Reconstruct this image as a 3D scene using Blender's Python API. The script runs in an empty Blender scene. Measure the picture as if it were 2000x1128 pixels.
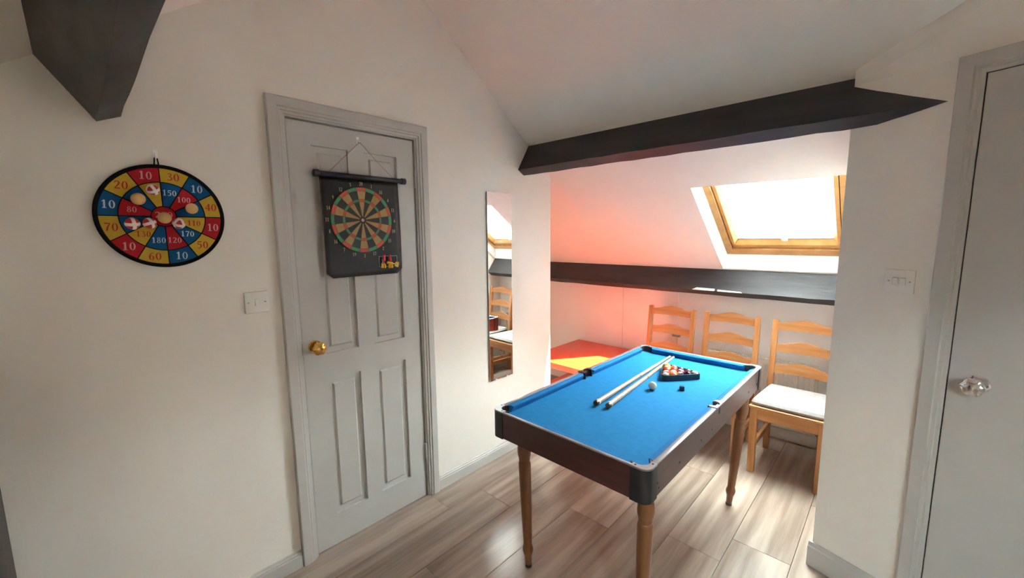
import bpy, bmesh, math, random
from mathutils import Vector, Matrix
random.seed(7)
scene = bpy.context.scene
COL = scene.collection

# ------------------------------------------------------------------ camera
cam_d = bpy.data.cameras.new('camera'); cam = bpy.data.objects.new('camera', cam_d); COL.objects.link(cam)
cam_d.sensor_width = 36.0; cam_d.lens = 36.0 * 802.1 / 2000.0; cam_d.clip_start = 0.02; cam_d.clip_end = 100
YAW, PITCH, ROLL = math.radians(43.42), math.radians(7.443), math.radians(-0.617)
fw = Vector((-math.sin(YAW) * math.cos(PITCH), math.cos(YAW) * math.cos(PITCH), -math.sin(PITCH)))
rt = Vector((math.cos(YAW), math.sin(YAW), 0)); up = rt.cross(fw)
r2 = rt * math.cos(ROLL) + up * math.sin(ROLL); u2 = -rt * math.sin(ROLL) + up * math.cos(ROLL)
m = Matrix((r2, u2, -fw)).transposed().to_4x4(); m.translation = Vector((1.8835, -0.647, 1.4897))
cam.matrix_world = m
scene.camera = cam

# ------------------------------------------------------------------ sky, sun, exposure
SKY = 10.0
SUN = 84.0
world = bpy.data.worlds.new('sky'); scene.world = world; world.use_nodes = True
wn, wl = world.node_tree.nodes, world.node_tree.links
wn.clear()
wo = wn.new('ShaderNodeOutputWorld'); bg = wn.new('ShaderNodeBackground')
tc = wn.new('ShaderNodeTexCoord'); nz = wn.new('ShaderNodeTexNoise'); cr = wn.new('ShaderNodeValToRGB')
nz.inputs['Scale'].default_value = 5.0; nz.inputs['Detail'].default_value = 6.0
cr.color_ramp.elements[0].position = 0.38; cr.color_ramp.elements[0].color = (0.66, 0.80, 0.86, 1)
cr.color_ramp.elements[1].position = 0.62; cr.color_ramp.elements[1].color = (1.0, 1.0, 0.99, 1)
wl.new(tc.outputs['Generated'], nz.inputs['Vector']); wl.new(nz.outputs['Fac'], cr.inputs['Fac'])
wl.new(cr.outputs['Color'], bg.inputs['Color']); wl.new(bg.outputs[0], wo.inputs['Surface'])
bg.inputs['Strength'].default_value = SKY
sd = bpy.data.lights.new('sun', 'SUN'); sd.energy = SUN; sd.angle = math.radians(0.6); sd.color = (1.0, 0.93, 0.82)
sun = bpy.data.objects.new('sun', sd); COL.objects.link(sun)
sun.rotation_euler = Vector((-1.0, -0.20, -1.0)).to_track_quat('-Z', 'Y').to_euler()
sun.location = (6, 4, 7)
scene.cycles.max_bounces = 16; scene.cycles.diffuse_bounces = 10
vs = scene.view_settings
vs.view_transform = 'Standard'; vs.look = 'None'; vs.gamma = 1.0; vs.use_curve_mapping = False
vs.exposure = 3.25

# ------------------------------------------------------------------ materials
MATS = {}
def mat(name, c, rough=0.5, metal=0.0, c2=None, scale=8.0, stretch=(1, 1, 1), bump=0.0, bscale=60.0, spec=0.5, trans=0.0, detail=4.0, rnd=0.0, coat=0.0):
    if name in MATS: return MATS[name]
    M = bpy.data.materials.new(name); M.use_nodes = True
    n, l = M.node_tree.nodes, M.node_tree.links
    p = n['Principled BSDF']
    p.inputs['Roughness'].default_value = rough; p.inputs['Metallic'].default_value = metal
    p.inputs['Specular IOR Level'].default_value = spec
    p.inputs['Base Color'].default_value = (*c, 1)
    if coat: p.inputs['Coat Weight'].default_value = coat; p.inputs['Coat Roughness'].default_value = 0.15
    t = n.new('ShaderNodeTexCoord'); mp = n.new('ShaderNodeMapping'); mp.inputs['Scale'].default_value = stretch
    src = t.outputs['Object']
    oi = None
    if rnd:
        oi = n.new('ShaderNodeObjectInfo'); va = n.new('ShaderNodeVectorMath'); va.operation = 'ADD'
        ms = n.new('ShaderNodeVectorMath'); ms.operation = 'SCALE'; ms.inputs[0].default_value = (3.1, 17.3, 5.7)
        l.new(oi.outputs['Random'], ms.inputs['Scale'])
        l.new(t.outputs['Object'], va.inputs[0]); l.new(ms.outputs[0], va.inputs[1]); src = va.outputs[0]
    l.new(src, mp.inputs['Vector'])
    if c2 is not None:
        z = n.new('ShaderNodeTexNoise'); z.inputs['Scale'].default_value = scale; z.inputs['Detail'].default_value = detail
        r = n.new('ShaderNodeValToRGB'); r.color_ramp.elements[0].position = 0.36; r.color_ramp.elements[1].position = 0.66
        r.color_ramp.elements[0].color = (*c, 1); r.color_ramp.elements[1].color = (*c2, 1)
        l.new(mp.outputs[0], z.inputs['Vector']); l.new(z.outputs['Fac'], r.inputs['Fac'])
        out = r.outputs['Color']
        if rnd:
            hs = n.new('ShaderNodeHueSaturation'); mr = n.new('ShaderNodeMapRange')
            mr.inputs['To Min'].default_value = 1 - rnd; mr.inputs['To Max'].default_value = 1 + rnd
            l.new(oi.outputs['Random'], mr.inputs['Value']); l.new(mr.outputs[0], hs.inputs['Value'])
            l.new(out, hs.inputs['Color']); out = hs.outputs['Color']
        l.new(out, p.inputs['Base Color'])
    if bump:
        z2 = n.new('ShaderNodeTexNoise'); z2.inputs['Scale'].default_value = bscale; z2.inputs['Detail'].default_value = 5
        b = n.new('ShaderNodeBump'); b.inputs['Strength'].default_value = bump; b.inputs['Distance'].default_value = 0.01
        l.new(mp.outputs[0], z2.inputs['Vector']); l.new(z2.outputs['Fac'], b.inputs['Height']); l.new(b.outputs[0], p.inputs['Normal'])
    MATS[name] = M
    return M

WALL = mat('white wall paint', (0.81, 0.775, 0.71), 0.75, c2=(0.835, 0.80, 0.74), scale=3, bump=0.05, bscale=120, spec=0.3)
CEIL = mat('white ceiling paint', (0.82, 0.785, 0.725), 0.8, c2=(0.84, 0.81, 0.75), scale=3, bump=0.05, bscale=110, spec=0.3)
GREY = mat('pale grey gloss paint', (0.50, 0.488, 0.465), 0.38, c2=(0.52, 0.508, 0.485), scale=6, bump=0.02, bscale=90)
WHITE = mat('white satin paint', (0.86, 0.86, 0.84), 0.4, c2=(0.88, 0.88, 0.86), scale=5)
PLASTIC = mat('white plastic', (0.80, 0.78, 0.74), 0.35, c2=(0.82, 0.80, 0.76), scale=10)
BEAM = mat('charcoal painted timber', (0.024, 0.025, 0.028), 0.5, c2=(0.042, 0.042, 0.046), scale=6, stretch=(0.5, 3, 3), bump=0.16, bscale=14)
PLANK = mat('grey brown laminate', (0.235, 0.172, 0.132), 0.30, c2=(0.44, 0.355, 0.285), scale=2.4, stretch=(8, 0.55, 1), bump=0.03, bscale=40, detail=10, rnd=0.14)
SUB = mat('dark underlay', (0.05, 0.04, 0.035), 0.9, c2=(0.06, 0.05, 0.04))
PINE = mat('oiled pine', (0.40, 0.165, 0.050), 0.42, c2=(0.50, 0.235, 0.090), scale=5, stretch=(6, 6, 0.7), bump=0.03, bscale=30, detail=6)
PINEX = mat('oiled pine rail', (0.41, 0.17, 0.052), 0.42, c2=(0.51, 0.24, 0.092), scale=5, stretch=(0.7, 6, 6), bump=0.03, bscale=30, detail=6)
FRAMEW = mat('varnished window pine', (0.44, 0.22, 0.065), 0.35, c2=(0.54, 0.30, 0.105), scale=5, stretch=(3, 3, 3), detail=6)
LEGW = mat('turned honey wood', (0.15, 0.055, 0.020), 0.32, c2=(0.21, 0.085, 0.031), scale=6, stretch=(6, 6, 0.8), detail=6)
APRON = mat('dark mahogany laminate', (0.060, 0.022, 0.022), 0.35, c2=(0.085, 0.033, 0.030), scale=6, stretch=(1, 1, 6), detail=5)
BLACKP = mat('black plastic', (0.012, 0.012, 0.016), 0.35, c2=(0.018, 0.018, 0.022), scale=20)
SILVER = mat('silver grey plastic', (0.30, 0.29, 0.30), 0.28, 0.4, c2=(0.34, 0.33, 0.34), scale=30)
CLOTH = mat('blue pool cloth', (0.013, 0.165, 0.37), 0.9, c2=(0.016, 0.18, 0.40), scale=40, bump=0.06, bscale=400, spec=0.1)
CUSH = mat('blue cushion cloth', (0.012, 0.145, 0.36), 0.9, c2=(0.015, 0.16, 0.39), scale=40, spec=0.15)
POCK = mat('dark brown pocket plastic', (0.045, 0.020, 0.018), 0.45, c2=(0.06, 0.028, 0.024), scale=20)
ORANGE = mat('orange lacquer', (0.86, 0.078, 0.018), 0.28, c2=(0.88, 0.085, 0.020), scale=4)
CHROME = mat('chrome', (0.75, 0.75, 0.76), 0.12, 1.0, c2=(0.7, 0.7, 0.71))
BRASS = mat('polished brass', (0.72, 0.43, 0.12), 0.16, 1.0, c2=(0.66, 0.38, 0.10), scale=20)
DARKM = mat('dark metal', (0.10, 0.10, 0.105), 0.3, 0.8, c2=(0.13, 0.13, 0.13))
STEEL = mat('grey steel', (0.35, 0.34, 0.33), 0.4, 0.7, c2=(0.4, 0.39, 0.38))
RADW = mat('cream radiator enamel', (0.80, 0.78, 0.72), 0.4, c2=(0.82, 0.80, 0.74), scale=6)
CUSHG = mat('pale grey cotton', (0.29, 0.275, 0.265), 0.9, c2=(0.33, 0.315, 0.30), scale=60, bump=0.12, bscale=350, spec=0.1)
MAPLE = mat('pale varnished maple', (0.40, 0.29, 0.18), 0.22, c2=(0.47, 0.36, 0.24), scale=4, stretch=(1, 1, 8))
BUTT = mat('dark stained cue butt', (0.10, 0.055, 0.04), 0.25, c2=(0.14, 0.08, 0.055), scale=6)
CABD = mat('dark stained oak', (0.018, 0.011, 0.009), 0.5, c2=(0.030, 0.018, 0.014), scale=5, stretch=(5, 5, 0.6))
FELTB = mat('black felt', (0.010, 0.010, 0.012), 0.95, c2=(0.014, 0.014, 0.016), scale=60, spec=0.1)
FY = mat('yellow felt', (0.52, 0.34, 0.045), 0.95, c2=(0.55, 0.36, 0.05), scale=60, spec=0.1)
FR = mat('red felt', (0.42, 0.020, 0.030), 0.95, c2=(0.45, 0.024, 0.034), scale=60, spec=0.1)
FB = mat('blue felt', (0.010, 0.085, 0.22), 0.95, c2=(0.012, 0.095, 0.24), scale=60, spec=0.1)
INKW = mat('pale blue print', (0.50, 0.58, 0.66), 0.9, c2=(0.52, 0.60, 0.68))
INKR = mat('red print', (0.45, 0.030, 0.025), 0.9, c2=(0.47, 0.034, 0.028))
INKP = mat('pink print', (0.62, 0.33, 0.33), 0.9, c2=(0.64, 0.35, 0.35))
BALLT = mat('tan foam', (0.68, 0.42, 0.17), 0.7, c2=(0.73, 0.47, 0.21), scale=20)
BALLR = mat('red plastic ball', (0.50, 0.025, 0.030), 0.4, c2=(0.54, 0.03, 0.035))
HOOKV = mat('white hook tape', (0.78, 0.70, 0.68), 0.9, c2=(0.82, 0.75, 0.73), scale=80)
MBLACK = mat('black vinyl sheet', (0.012, 0.012, 0.014), 0.5, c2=(0.016, 0.016, 0.018), scale=30)
MTAN = mat('tan print', (0.40, 0.24, 0.085), 0.6, c2=(0.43, 0.26, 0.095), scale=40)
MRED = mat('orange red print', (0.55, 0.075, 0.045), 0.6, c2=(0.58, 0.085, 0.05))
MGRN = mat('green print', (0.055, 0.25, 0.10), 0.6, c2=(0.065, 0.27, 0.11))
MNUM = mat('cream print', (0.60, 0.47, 0.22), 0.6, c2=(0.63, 0.5, 0.25))
DRED = mat('red dart plastic', (0.75, 0.03, 0.05), 0.35, c2=(0.8, 0.04, 0.06))
DYEL = mat('yellow dart plastic', (0.85, 0.50, 0.02), 0.4, c2=(0.88, 0.54, 0.03))
STRING = mat('brown cord', (0.30, 0.19, 0.14), 0.9, c2=(0.35, 0.23, 0.17), scale=90)
CHALKB = mat('dark blue chalk', (0.03, 0.06, 0.12), 0.9, c2=(0.05, 0.09, 0.17), scale=60)
IVORY = mat('ivory resin', (0.50, 0.475, 0.41), 0.15, c2=(0.52, 0.495, 0.43))
GASK = mat('dark gasket rubber', (0.08, 0.08, 0.085), 0.6, c2=(0.1, 0.1, 0.1))

def glass_mat():
    M = bpy.data.materials.new('window glass'); M.use_nodes = True
    n, l = M.node_tree.nodes, M.node_tree.links; n.clear()
    o = n.new('ShaderNodeOutputMaterial'); mx = n.new('ShaderNodeMixShader'); tr = n.new('ShaderNodeBsdfTransparent'); gl = n.new('ShaderNodeBsdfGlossy')
    tr.inputs['Color'].default_value = (0.93, 0.965, 0.955, 1); gl.inputs['Roughness'].default_value = 0.03
    fr = n.new('ShaderNodeFresnel'); fr.inputs['IOR'].default_value = 1.45
    ml = n.new('ShaderNodeMath'); ml.operation = 'MULTIPLY'; ml.inputs[1].default_value = 0.9
    l.new(fr.outputs[0], ml.inputs[0]); l.new(ml.outputs[0], mx.inputs[0]); l.new(tr.outputs[0], mx.inputs[1]); l.new(gl.outputs[0], mx.inputs[2])
    l.new(mx.outputs[0], o.inputs['Surface'])
    return M
GLASS = glass_mat()
def mirror_mat():
    M = bpy.data.materials.new('mirror silvering'); M.use_nodes = True
    p = M.node_tree.nodes['Principled BSDF']; p.inputs['Metallic'].default_value = 1.0; p.inputs['Roughness'].default_value = 0.0
    p.inputs['Base Color'].default_value = (0.93, 0.94, 0.93, 1)
    return M
MIRROR = mirror_mat()

# ------------------------------------------------------------------ mesh helpers
I4 = Matrix.Identity(4)
class MB:
    def __init__(s): s.v = []; s.f = []; s.mi = []
    def add(s, vs_, fs_, M=None, mi=0):
        o = len(s.v)
        for p in vs_:
            p = Vector(p); s.v.append(M @ p if M else p)
        for f in fs_: s.f.append([i + o for i in f]); s.mi.append(mi)
        return s
    def box(s, lo, hi, M=None, mi=0):
        x0, y0, z0 = lo; x1, y1, z1 = hi
        return s.add([(x0, y0, z0), (x1, y0, z0), (x1, y1, z0), (x0, y1, z0), (x0, y0, z1), (x1, y0, z1), (x1, y1, z1), (x0, y1, z1)],
                     [(0, 3, 2, 1), (4, 5, 6, 7), (0, 1, 5, 4), (1, 2, 6, 5), (2, 3, 7, 6), (3, 0, 4, 7)], M, mi)
    def hexa(s, b, t, M=None, mi=0):
        n = len(b)
        return s.add(list(b) + list(t), [tuple(range(n - 1, -1, -1)), tuple(range(n, 2 * n))] + [(i, (i + 1) % n, n + (i + 1) % n, n + i) for i in range(n)], M, mi)
    def prism(s, poly, a, b, ax=0, M=None, mi=0):
        def P(q, h):
            return (h, q[0], q[1]) if ax == 0 else ((q[0], h, q[1]) if ax == 1 else (q[0], q[1], h))
        return s.hexa([P(q, a) for q in poly], [P(q, b) for q in poly], M, mi)
    def lathe(s, prof, seg=20, M=None, mi=0, lobes=0, lobe_amp=0.0):
        # profile of (r, z), closed at both ends
        vs_ = []; fs_ = []
        for r, z in prof:
            for k in range(seg):
                a = 2 * math.pi * k / seg
                rr = r * (1 + lobe_amp * math.cos(lobes * a)) if lobes else r
                vs_.append((rr * math.cos(a), rr * math.sin(a), z))
        for i in range(len(prof) - 1):
            for k in range(seg):
                k2 = (k + 1) % seg
                fs_.append((i * seg + k, i * seg + k2, (i + 1) * seg + k2, (i + 1) * seg + k))
        fs_.append(tuple(range(seg - 1, -1, -1))); fs_.append(tuple(range((len(prof) - 1) * seg, len(prof) * seg)))
        return s.add(vs_, fs_, M, mi)
    def tube(s, pts, r, seg=10, M=None, mi=0):
        pts = [Vector(p) for p in pts]; rs = r if isinstance(r, (list, tuple)) else [r] * len(pts)
        vs_ = []; fs_ = []
        for i, p in enumerate(pts):
            t = (pts[min(i + 1, len(pts) - 1)] - pts[max(i - 1, 0)]).normalized()
            a = t.orthogonal().normalized() if i == 0 else (pa - t * pa.dot(t)).normalized()
            pa = a; b = t.cross(a)
            for k in range(seg):
                q = 2 * math.pi * k / seg
                vs_.append(p + (a * math.cos(q) + b * math.sin(q)) * rs[i])
        n = len(pts)
        for i in range(n - 1):
            for k in range(seg):
                k2 = (k + 1) % seg
                fs_.append((i * seg + k, i * seg + k2, (i + 1) * seg + k2, (i + 1) * seg + k))
        fs_.append(tuple(range(seg - 1, -1, -1))); fs_.append(tuple(range((n - 1) * seg, n * seg)))
        return s.add(vs_, fs_, M, mi)
    def build(s, name, mats, parent=None, smooth=False, bevel=0.0, segs=2, loc=None):
        me = bpy.data.meshes.new(name)
        me.from_pydata([tuple(p) for p in s.v], [], s.f)
        mats = mats if isinstance(mats, (list, tuple)) else [mats]
        for m_ in mats: me.materials.append(m_)
        for p, i in zip(me.polygons, s.mi): p.material_index = i
        bm = bmesh.new(); bm.from_mesh(me)
        bmesh.ops.recalc_face_normals(bm, faces=bm.faces[:])
        if bevel:
            es = [e for e in bm.edges if len(e.link_faces) == 2 and e.calc_face_angle(0) > 0.6]
            bmesh.ops.bevel(bm, geom=es, offset=bevel, offset_type='OFFSET', segments=segs, profile=0.5, affect='EDGES', clamp_overlap=True)
        bm.to_mesh(me); bm.free()
        if smooth:
            for p in me.polygons: p.use_smooth = True
            try: me.set_sharp_from_angle(angle=math.radians(38))
            except Exception: pass
        o = bpy.data.objects.new(name, me); COL.objects.link(o)
        if parent: o.parent = parent
        if loc: o.location = loc
        return o
def box(name, lo, hi, m_, parent=None, bevel=0.0, M=None, segs=2):
    return MB().box(lo, hi, M).build(name, m_, parent, bevel=bevel, segs=segs, smooth=bevel > 0)
def tag(o, label=None, cat=None, group=None, kind=None):
    if label: o['label'] = label
    if cat: o['category'] = cat
    if group: o['group'] = group
    if kind: o['kind'] = kind
    return o
def empty(name, loc=(0, 0, 0), rz=0.0, label=None, cat=None, group=None, kind=None):
    o = bpy.data.objects.new(name, None); COL.objects.link(o); o.location = loc; o.rotation_euler = (0, 0, rz); o.empty_display_size = 0.05
    return tag(o, label, cat, group, kind)
def T(x, y, z): return Matrix.Translation((x, y, z))
def R(a, ax): return Matrix.Rotation(a, 4, ax)
def ico(r, sub=3, M=None):
    bm = bmesh.new(); bmesh.ops.create_icosphere(bm, subdivisions=sub, radius=r)
    b = MB().add([v.co.copy() for v in bm.verts], [tuple(v.index for v in f.verts) for f in bm.faces], M); bm.free(); return b
def copy_tree(o, parent=None):
    c = o.copy(); COL.objects.link(c); c.parent = parent
    for ch in [x for x in bpy.data.objects if x.parent is o]: copy_tree(ch, c)
    return c

# serif digits drawn as ribbons of varying width; each glyph is 0.6 wide and 1 high
def ribbon(b, pts, M, mi=0):
    n = len(pts); L = []
    for i, (x, y, w) in enumerate(pts):
        x0, y0, _ = pts[max(i - 1, 0)]; x1, y1, _ = pts[min(i + 1, n - 1)]
        d = math.hypot(x1 - x0, y1 - y0) or 1; nx, ny = -(y1 - y0) / d, (x1 - x0) / d
        L.append(((x + nx * w / 2, y + ny * w / 2, 0), (x - nx * w / 2, y - ny * w / 2, 0)))
    vs_ = [p for q in L for p in q]
    b.add(vs_, [(2 * i, 2 * i + 1, 2 * i + 3, 2 * i + 2) for i in range(n - 1)], M, mi)
def ring(b, cx, cy, rx, ry, wx, wy, M, mi=0, seg=18):
    vs_ = []; fs_ = []
    for k in range(seg):
        a = 2 * math.pi * k / seg
        vs_ += [(cx + rx * math.cos(a), cy + ry * math.sin(a), 0), (cx + (rx - wx) * math.cos(a), cy + (ry - wy) * math.sin(a), 0)]
    for k in range(seg):
        k2 = (k + 1) % seg; fs_.append((2 * k, 2 * k + 1, 2 * k2 + 1, 2 * k2))
    b.add(vs_, fs_, M, mi)
STROKES = {
    '1': [[(.3, 0, .17), (.3, 1, .17)], [(.1, .03, .07), (.5, .03, .07)], [(.1, .80, .08), (.32, .95, .10)]],
    '2': [[(.08, .74, .10), (.14, .90, .10), (.28, .96, .10), (.44, .88, .15), (.47, .70, .17), (.36, .46, .14), (.2, .24, .10), (.08, .07, .08)], [(.05, .06, .13), (.56, .06, .13)]],
    '3': [[(.09, .84, .09), (.26, .95, .09), (.43, .86, .15), (.43, .68, .13), (.24, .53, .07)], [(.24, .53, .07), (.46, .42, .14), (.49, .23, .17), (.36, .06, .11), (.2, .03, .09), (.07, .14, .10)]],
    '4': [[(.41, 0, .16), (.41, .98, .16)], [(.40, .95, .07), (.05, .30, .07)], [(.03, .28, .10), (.60, .28, .10)]],
    '5': [[(.14, .92, .14), (.53, .92, .14)], [(.14, .95, .07), (.11, .54, .07)], [(.11, .55, .07), (.28, .62, .10), (.46, .50, .16), (.49, .29, .17), (.38, .08, .11), (.22, .02, .09), (.07, .12, .10)]],
    '6': [[(.10, .30, .16), (.12, .62, .15), (.27, .87, .10), (.48, .96, .07)]],
    '7': [[(.05, .92, .15), (.55, .92, .15)], [(.53, .88, .09), (.33, .45, .15), (.25, 0, .17)]],
    '8': [], '9': [[(.50, .70, .16), (.48, .38, .15), (.33, .13, .10), (.12, .04, .07)]], '0': []}
RINGS = {'0': [(.3, .5, .28, .5, .16, .06)], '6': [(.3, .30, .25, .30, .15, .06)], '9': [(.3, .70, .25, .30, .15, .06)], '8': [(.3, .74, .21, .25, .12, .05), (.3, .26, .26, .27, .15, .05)]}
def digits(b, text, M, h, mi=0, wide=1.0):
    # M: places the text centre; glyph plane is local x (right), y (up)
    w = 0.66 * len(text)
    for i, ch in enumerate(text):
        G = M @ Matrix.Diagonal((h * wide, h, 1, 1)) @ T(-w / 2 + i * 0.66 + 0.03, -0.5, 0)
        for st in STROKES[ch]: ribbon(b, st, G, mi)
        for rg in RINGS.get(ch, []): ring(b, *rg, G, mi)
# a frame on a wall facing +X: local x -> +Y, local y -> +Z, local z -> +X
WX = Matrix(((0, 0, 1, 0), (1, 0, 0, 0), (0, 1, 0, 0), (0, 0, 0, 1)))

# ================================================================== SETTING
RY, RZ = 0.50, 2.849            # ridge
def zfar(y): return 3.224 - 0.75 * y
def znear(y): return RZ - 0.70 * (RY - y)
YK, YN = 2.75, -1.87
XE = 4.0

# floor: planks laid along the room
subf = box('floor', (-1.40, YN - 0.1, -0.06), (XE + 0.1, YK + 0.1, -0.012), SUB); tag(subf, kind='structure')
PW, PL = 0.242, 1.29
joints = {0: 0.626, 1: 0.862, 2: 0.30, 3: 1.079, 4: 1.93, 5: 1.235, 6: 1.426, 7: 0.7}
row = -5
while -0.057 + PW * row < XE:
    x0 = -0.057 + PW * row; x1 = x0 + PW
    j = joints.get(row, random.uniform(0, PL)); y = j
    while y > YN: y -= PL
    while y < YK:
        a, b_ = max(y, YN), min(y + PL, YK)
        if b_ - a > 0.02:
            g = 0.0009
            cx, cy = (max(x0, -1.20) + min(x1, XE)) / 2, (a + b_) / 2
            hx, hy = (min(x1, XE) - max(x0, -1.20)) / 2 - g, (b_ - a) / 2 - g
            if hx > 0.01:
                MB().box((-hx, -hy, -0.012), (hx, hy, 0.0)).build('plank', PLANK, subf, bevel=0.0012, segs=1, loc=(cx, cy, 0))
        y += PL
    row += 1

# gable wall with the doorway
def gz(y): return zfar(y) if y > RY else znear(y)
gw = MB()
gw.prism([(YN, 0), (-0.012, 0), (-0.012, gz(-0.012)), (YN, gz(YN))], -0.12, 0.0)
gw.prism([(-0.012, 1.993), (0.622, 1.993), (0.622, gz(0.622)), (RY, RZ), (-0.012, gz(-0.012))], -0.12, 0.0)
gw.prism([(0.622, 0), (1.76, 0), (1.76, gz(1.76)), (0.622, gz(0.622))], -0.12, 0.0)
tag(gw.build('wall_left', WALL), kind='structure')
tag(MB().prism([(1.64, 0), (1.76, 0), (1.76, gz(1.76)), (1.64, gz(1.64))], -1.40, -0.12).build('wall_alcove_return', WALL), kind='structure')
tag(MB().prism([(1.76, 0), (YK, 0), (YK, gz(YK)), (1.76, gz(1.76))], -1.40, -1.20).build('wall_alcove_left', WALL), kind='structure')
ew = MB().prism([(YN, 0), (YK, 0), (YK, gz(YK)), (RY, RZ), (YN, gz(YN))], XE, XE + 0.1)
tag(ew.build('wall_end', WALL), kind='structure')
tag(box('wall_near', (-0.12, YN - 0.1, 0), (XE + 0.1, YN, znear(YN) + 0.05), WALL), kind='structure')

# far knee wall, boarded in with panels and an access hatch
wf = box('wall_far', (-1.40, YK + 0.012, 0), (XE + 0.1, YK + 0.1, zfar(YK) + 0.02), WALL); tag(wf, kind='structure')
for a, b_ in ((-1.20, 0.068), (0.071, 0.574), (0.577, 1.70)):
    box('panel', (a, YK - 0.002, 0.0), (b_, YK + 0.012, 1.17), WHITE, wf, bevel=0.0015, segs=1)
hl = MB(); hl.box((0.535, YK - 0.012, 0.632), (0.600, YK - 0.002, 0.650)); hl.tube([(0.545, YK - 0.016, 0.641), (0.59, YK - 0.016, 0.641)], 0.005, 8)
hl.build('hatch_latch', STEEL, wf, smooth=True)
# baseboard of the knee wall
tag(box('baseboard_far', (-1.20, YK - 0.018, 0), (1.70, YK - 0.002, 0.08), WHITE, bevel=0.003), kind='structure')

# partition on the right: front face runs from the alcove corner towards the camera side
SL = 0.325
PX, PY = 1.70, 1.497
def py(x): return PY - SL * (x - PX)
pa = [(PX, PY), (XE, py(XE)), (XE, YK + 0.012), (PX, YK + 0.012)]
wr = MB().hexa([(x, y, 0) for x, y in pa], [(x, y, max(gz(y) if y > RY else 2.6, 0.5) + 0.004) for x, y in pa])
# sloping bulkhead between the top of the partition and the ceiling
def bul(x): return (x, py(x) + 0.002, 2.046), (x, 1.511 - 0.498 * (x - 1.666) - 0.004, zfar(1.511 - 0.498 * (x - 1.666)) + 0.006), (x, py(x) + 0.08, 2.046), (x, py(x) + 0.05, zfar(py(x) + 0.05) + 0.01)
q0, q1 = bul(PX), bul(2.9)
wr.hexa([q0[0], q0[1], q0[3], q0[2]], [q1[0], q1[1], q1[3], q1[2]])
wrp = wr.build('wall_right', WALL); tag(wrp, kind='structure')

# sloping ceilings. slope frame: s runs down the slope, n points out of the roof
def slope_frame(sign, k):
    L = math.hypot(1, k); d = Vector((0, sign / L, -k / L)); n_ = Vector((0, sign * k / L, 1 / L))
    return Matrix(((1, 0, 0, 0), (0, d.y, n_.y, RY), (0, d.z, n_.z, RZ), (0, 0, 0, 1))), L
MF, LF = slope_frame(1, 0.75)
MN, LN = slope_frame(-1, 0.70)
def slab(b, x0, x1, s0, s1, n0, n1, hole, M):
    hx0, hx1, hs0, hs1 = hole
    b.box((x0, s0, n0), (hx0, s1, n1), M); b.box((hx1, s0, n0), (x1, s1, n1), M)
    b.box((hx0, s0, n0), (hx1, hs0, n1), M); b.box((hx0, hs1, n0), (hx1, s1, n1), M)
H0 = (0.925, 1.675, 1.8125, 2.700)
H1 = (0.93, 1.69, 1.70, 2.70)
cf = MB(); slab(cf, -1.42, XE + 0.1, -0.02, 3.0, 0.0, 0.02, H0, MF); slab(cf, -1.42, XE + 0.1, -0.02, 3.0, 0.0205, 0.14, H1, MF)
tag(cf.build('ceiling_far', CEIL), kind='structure')
HN = (2.65, 3.30, 1.40, 2.10)  # opening cut for the added fill rooflight
cn = MB(); slab(cn, -0.14, XE + 0.1, -0.02, 3.05, 0.0, 0.14, HN, MN)
tag(cn.build('ceiling_near', CEIL), kind='structure')

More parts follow.
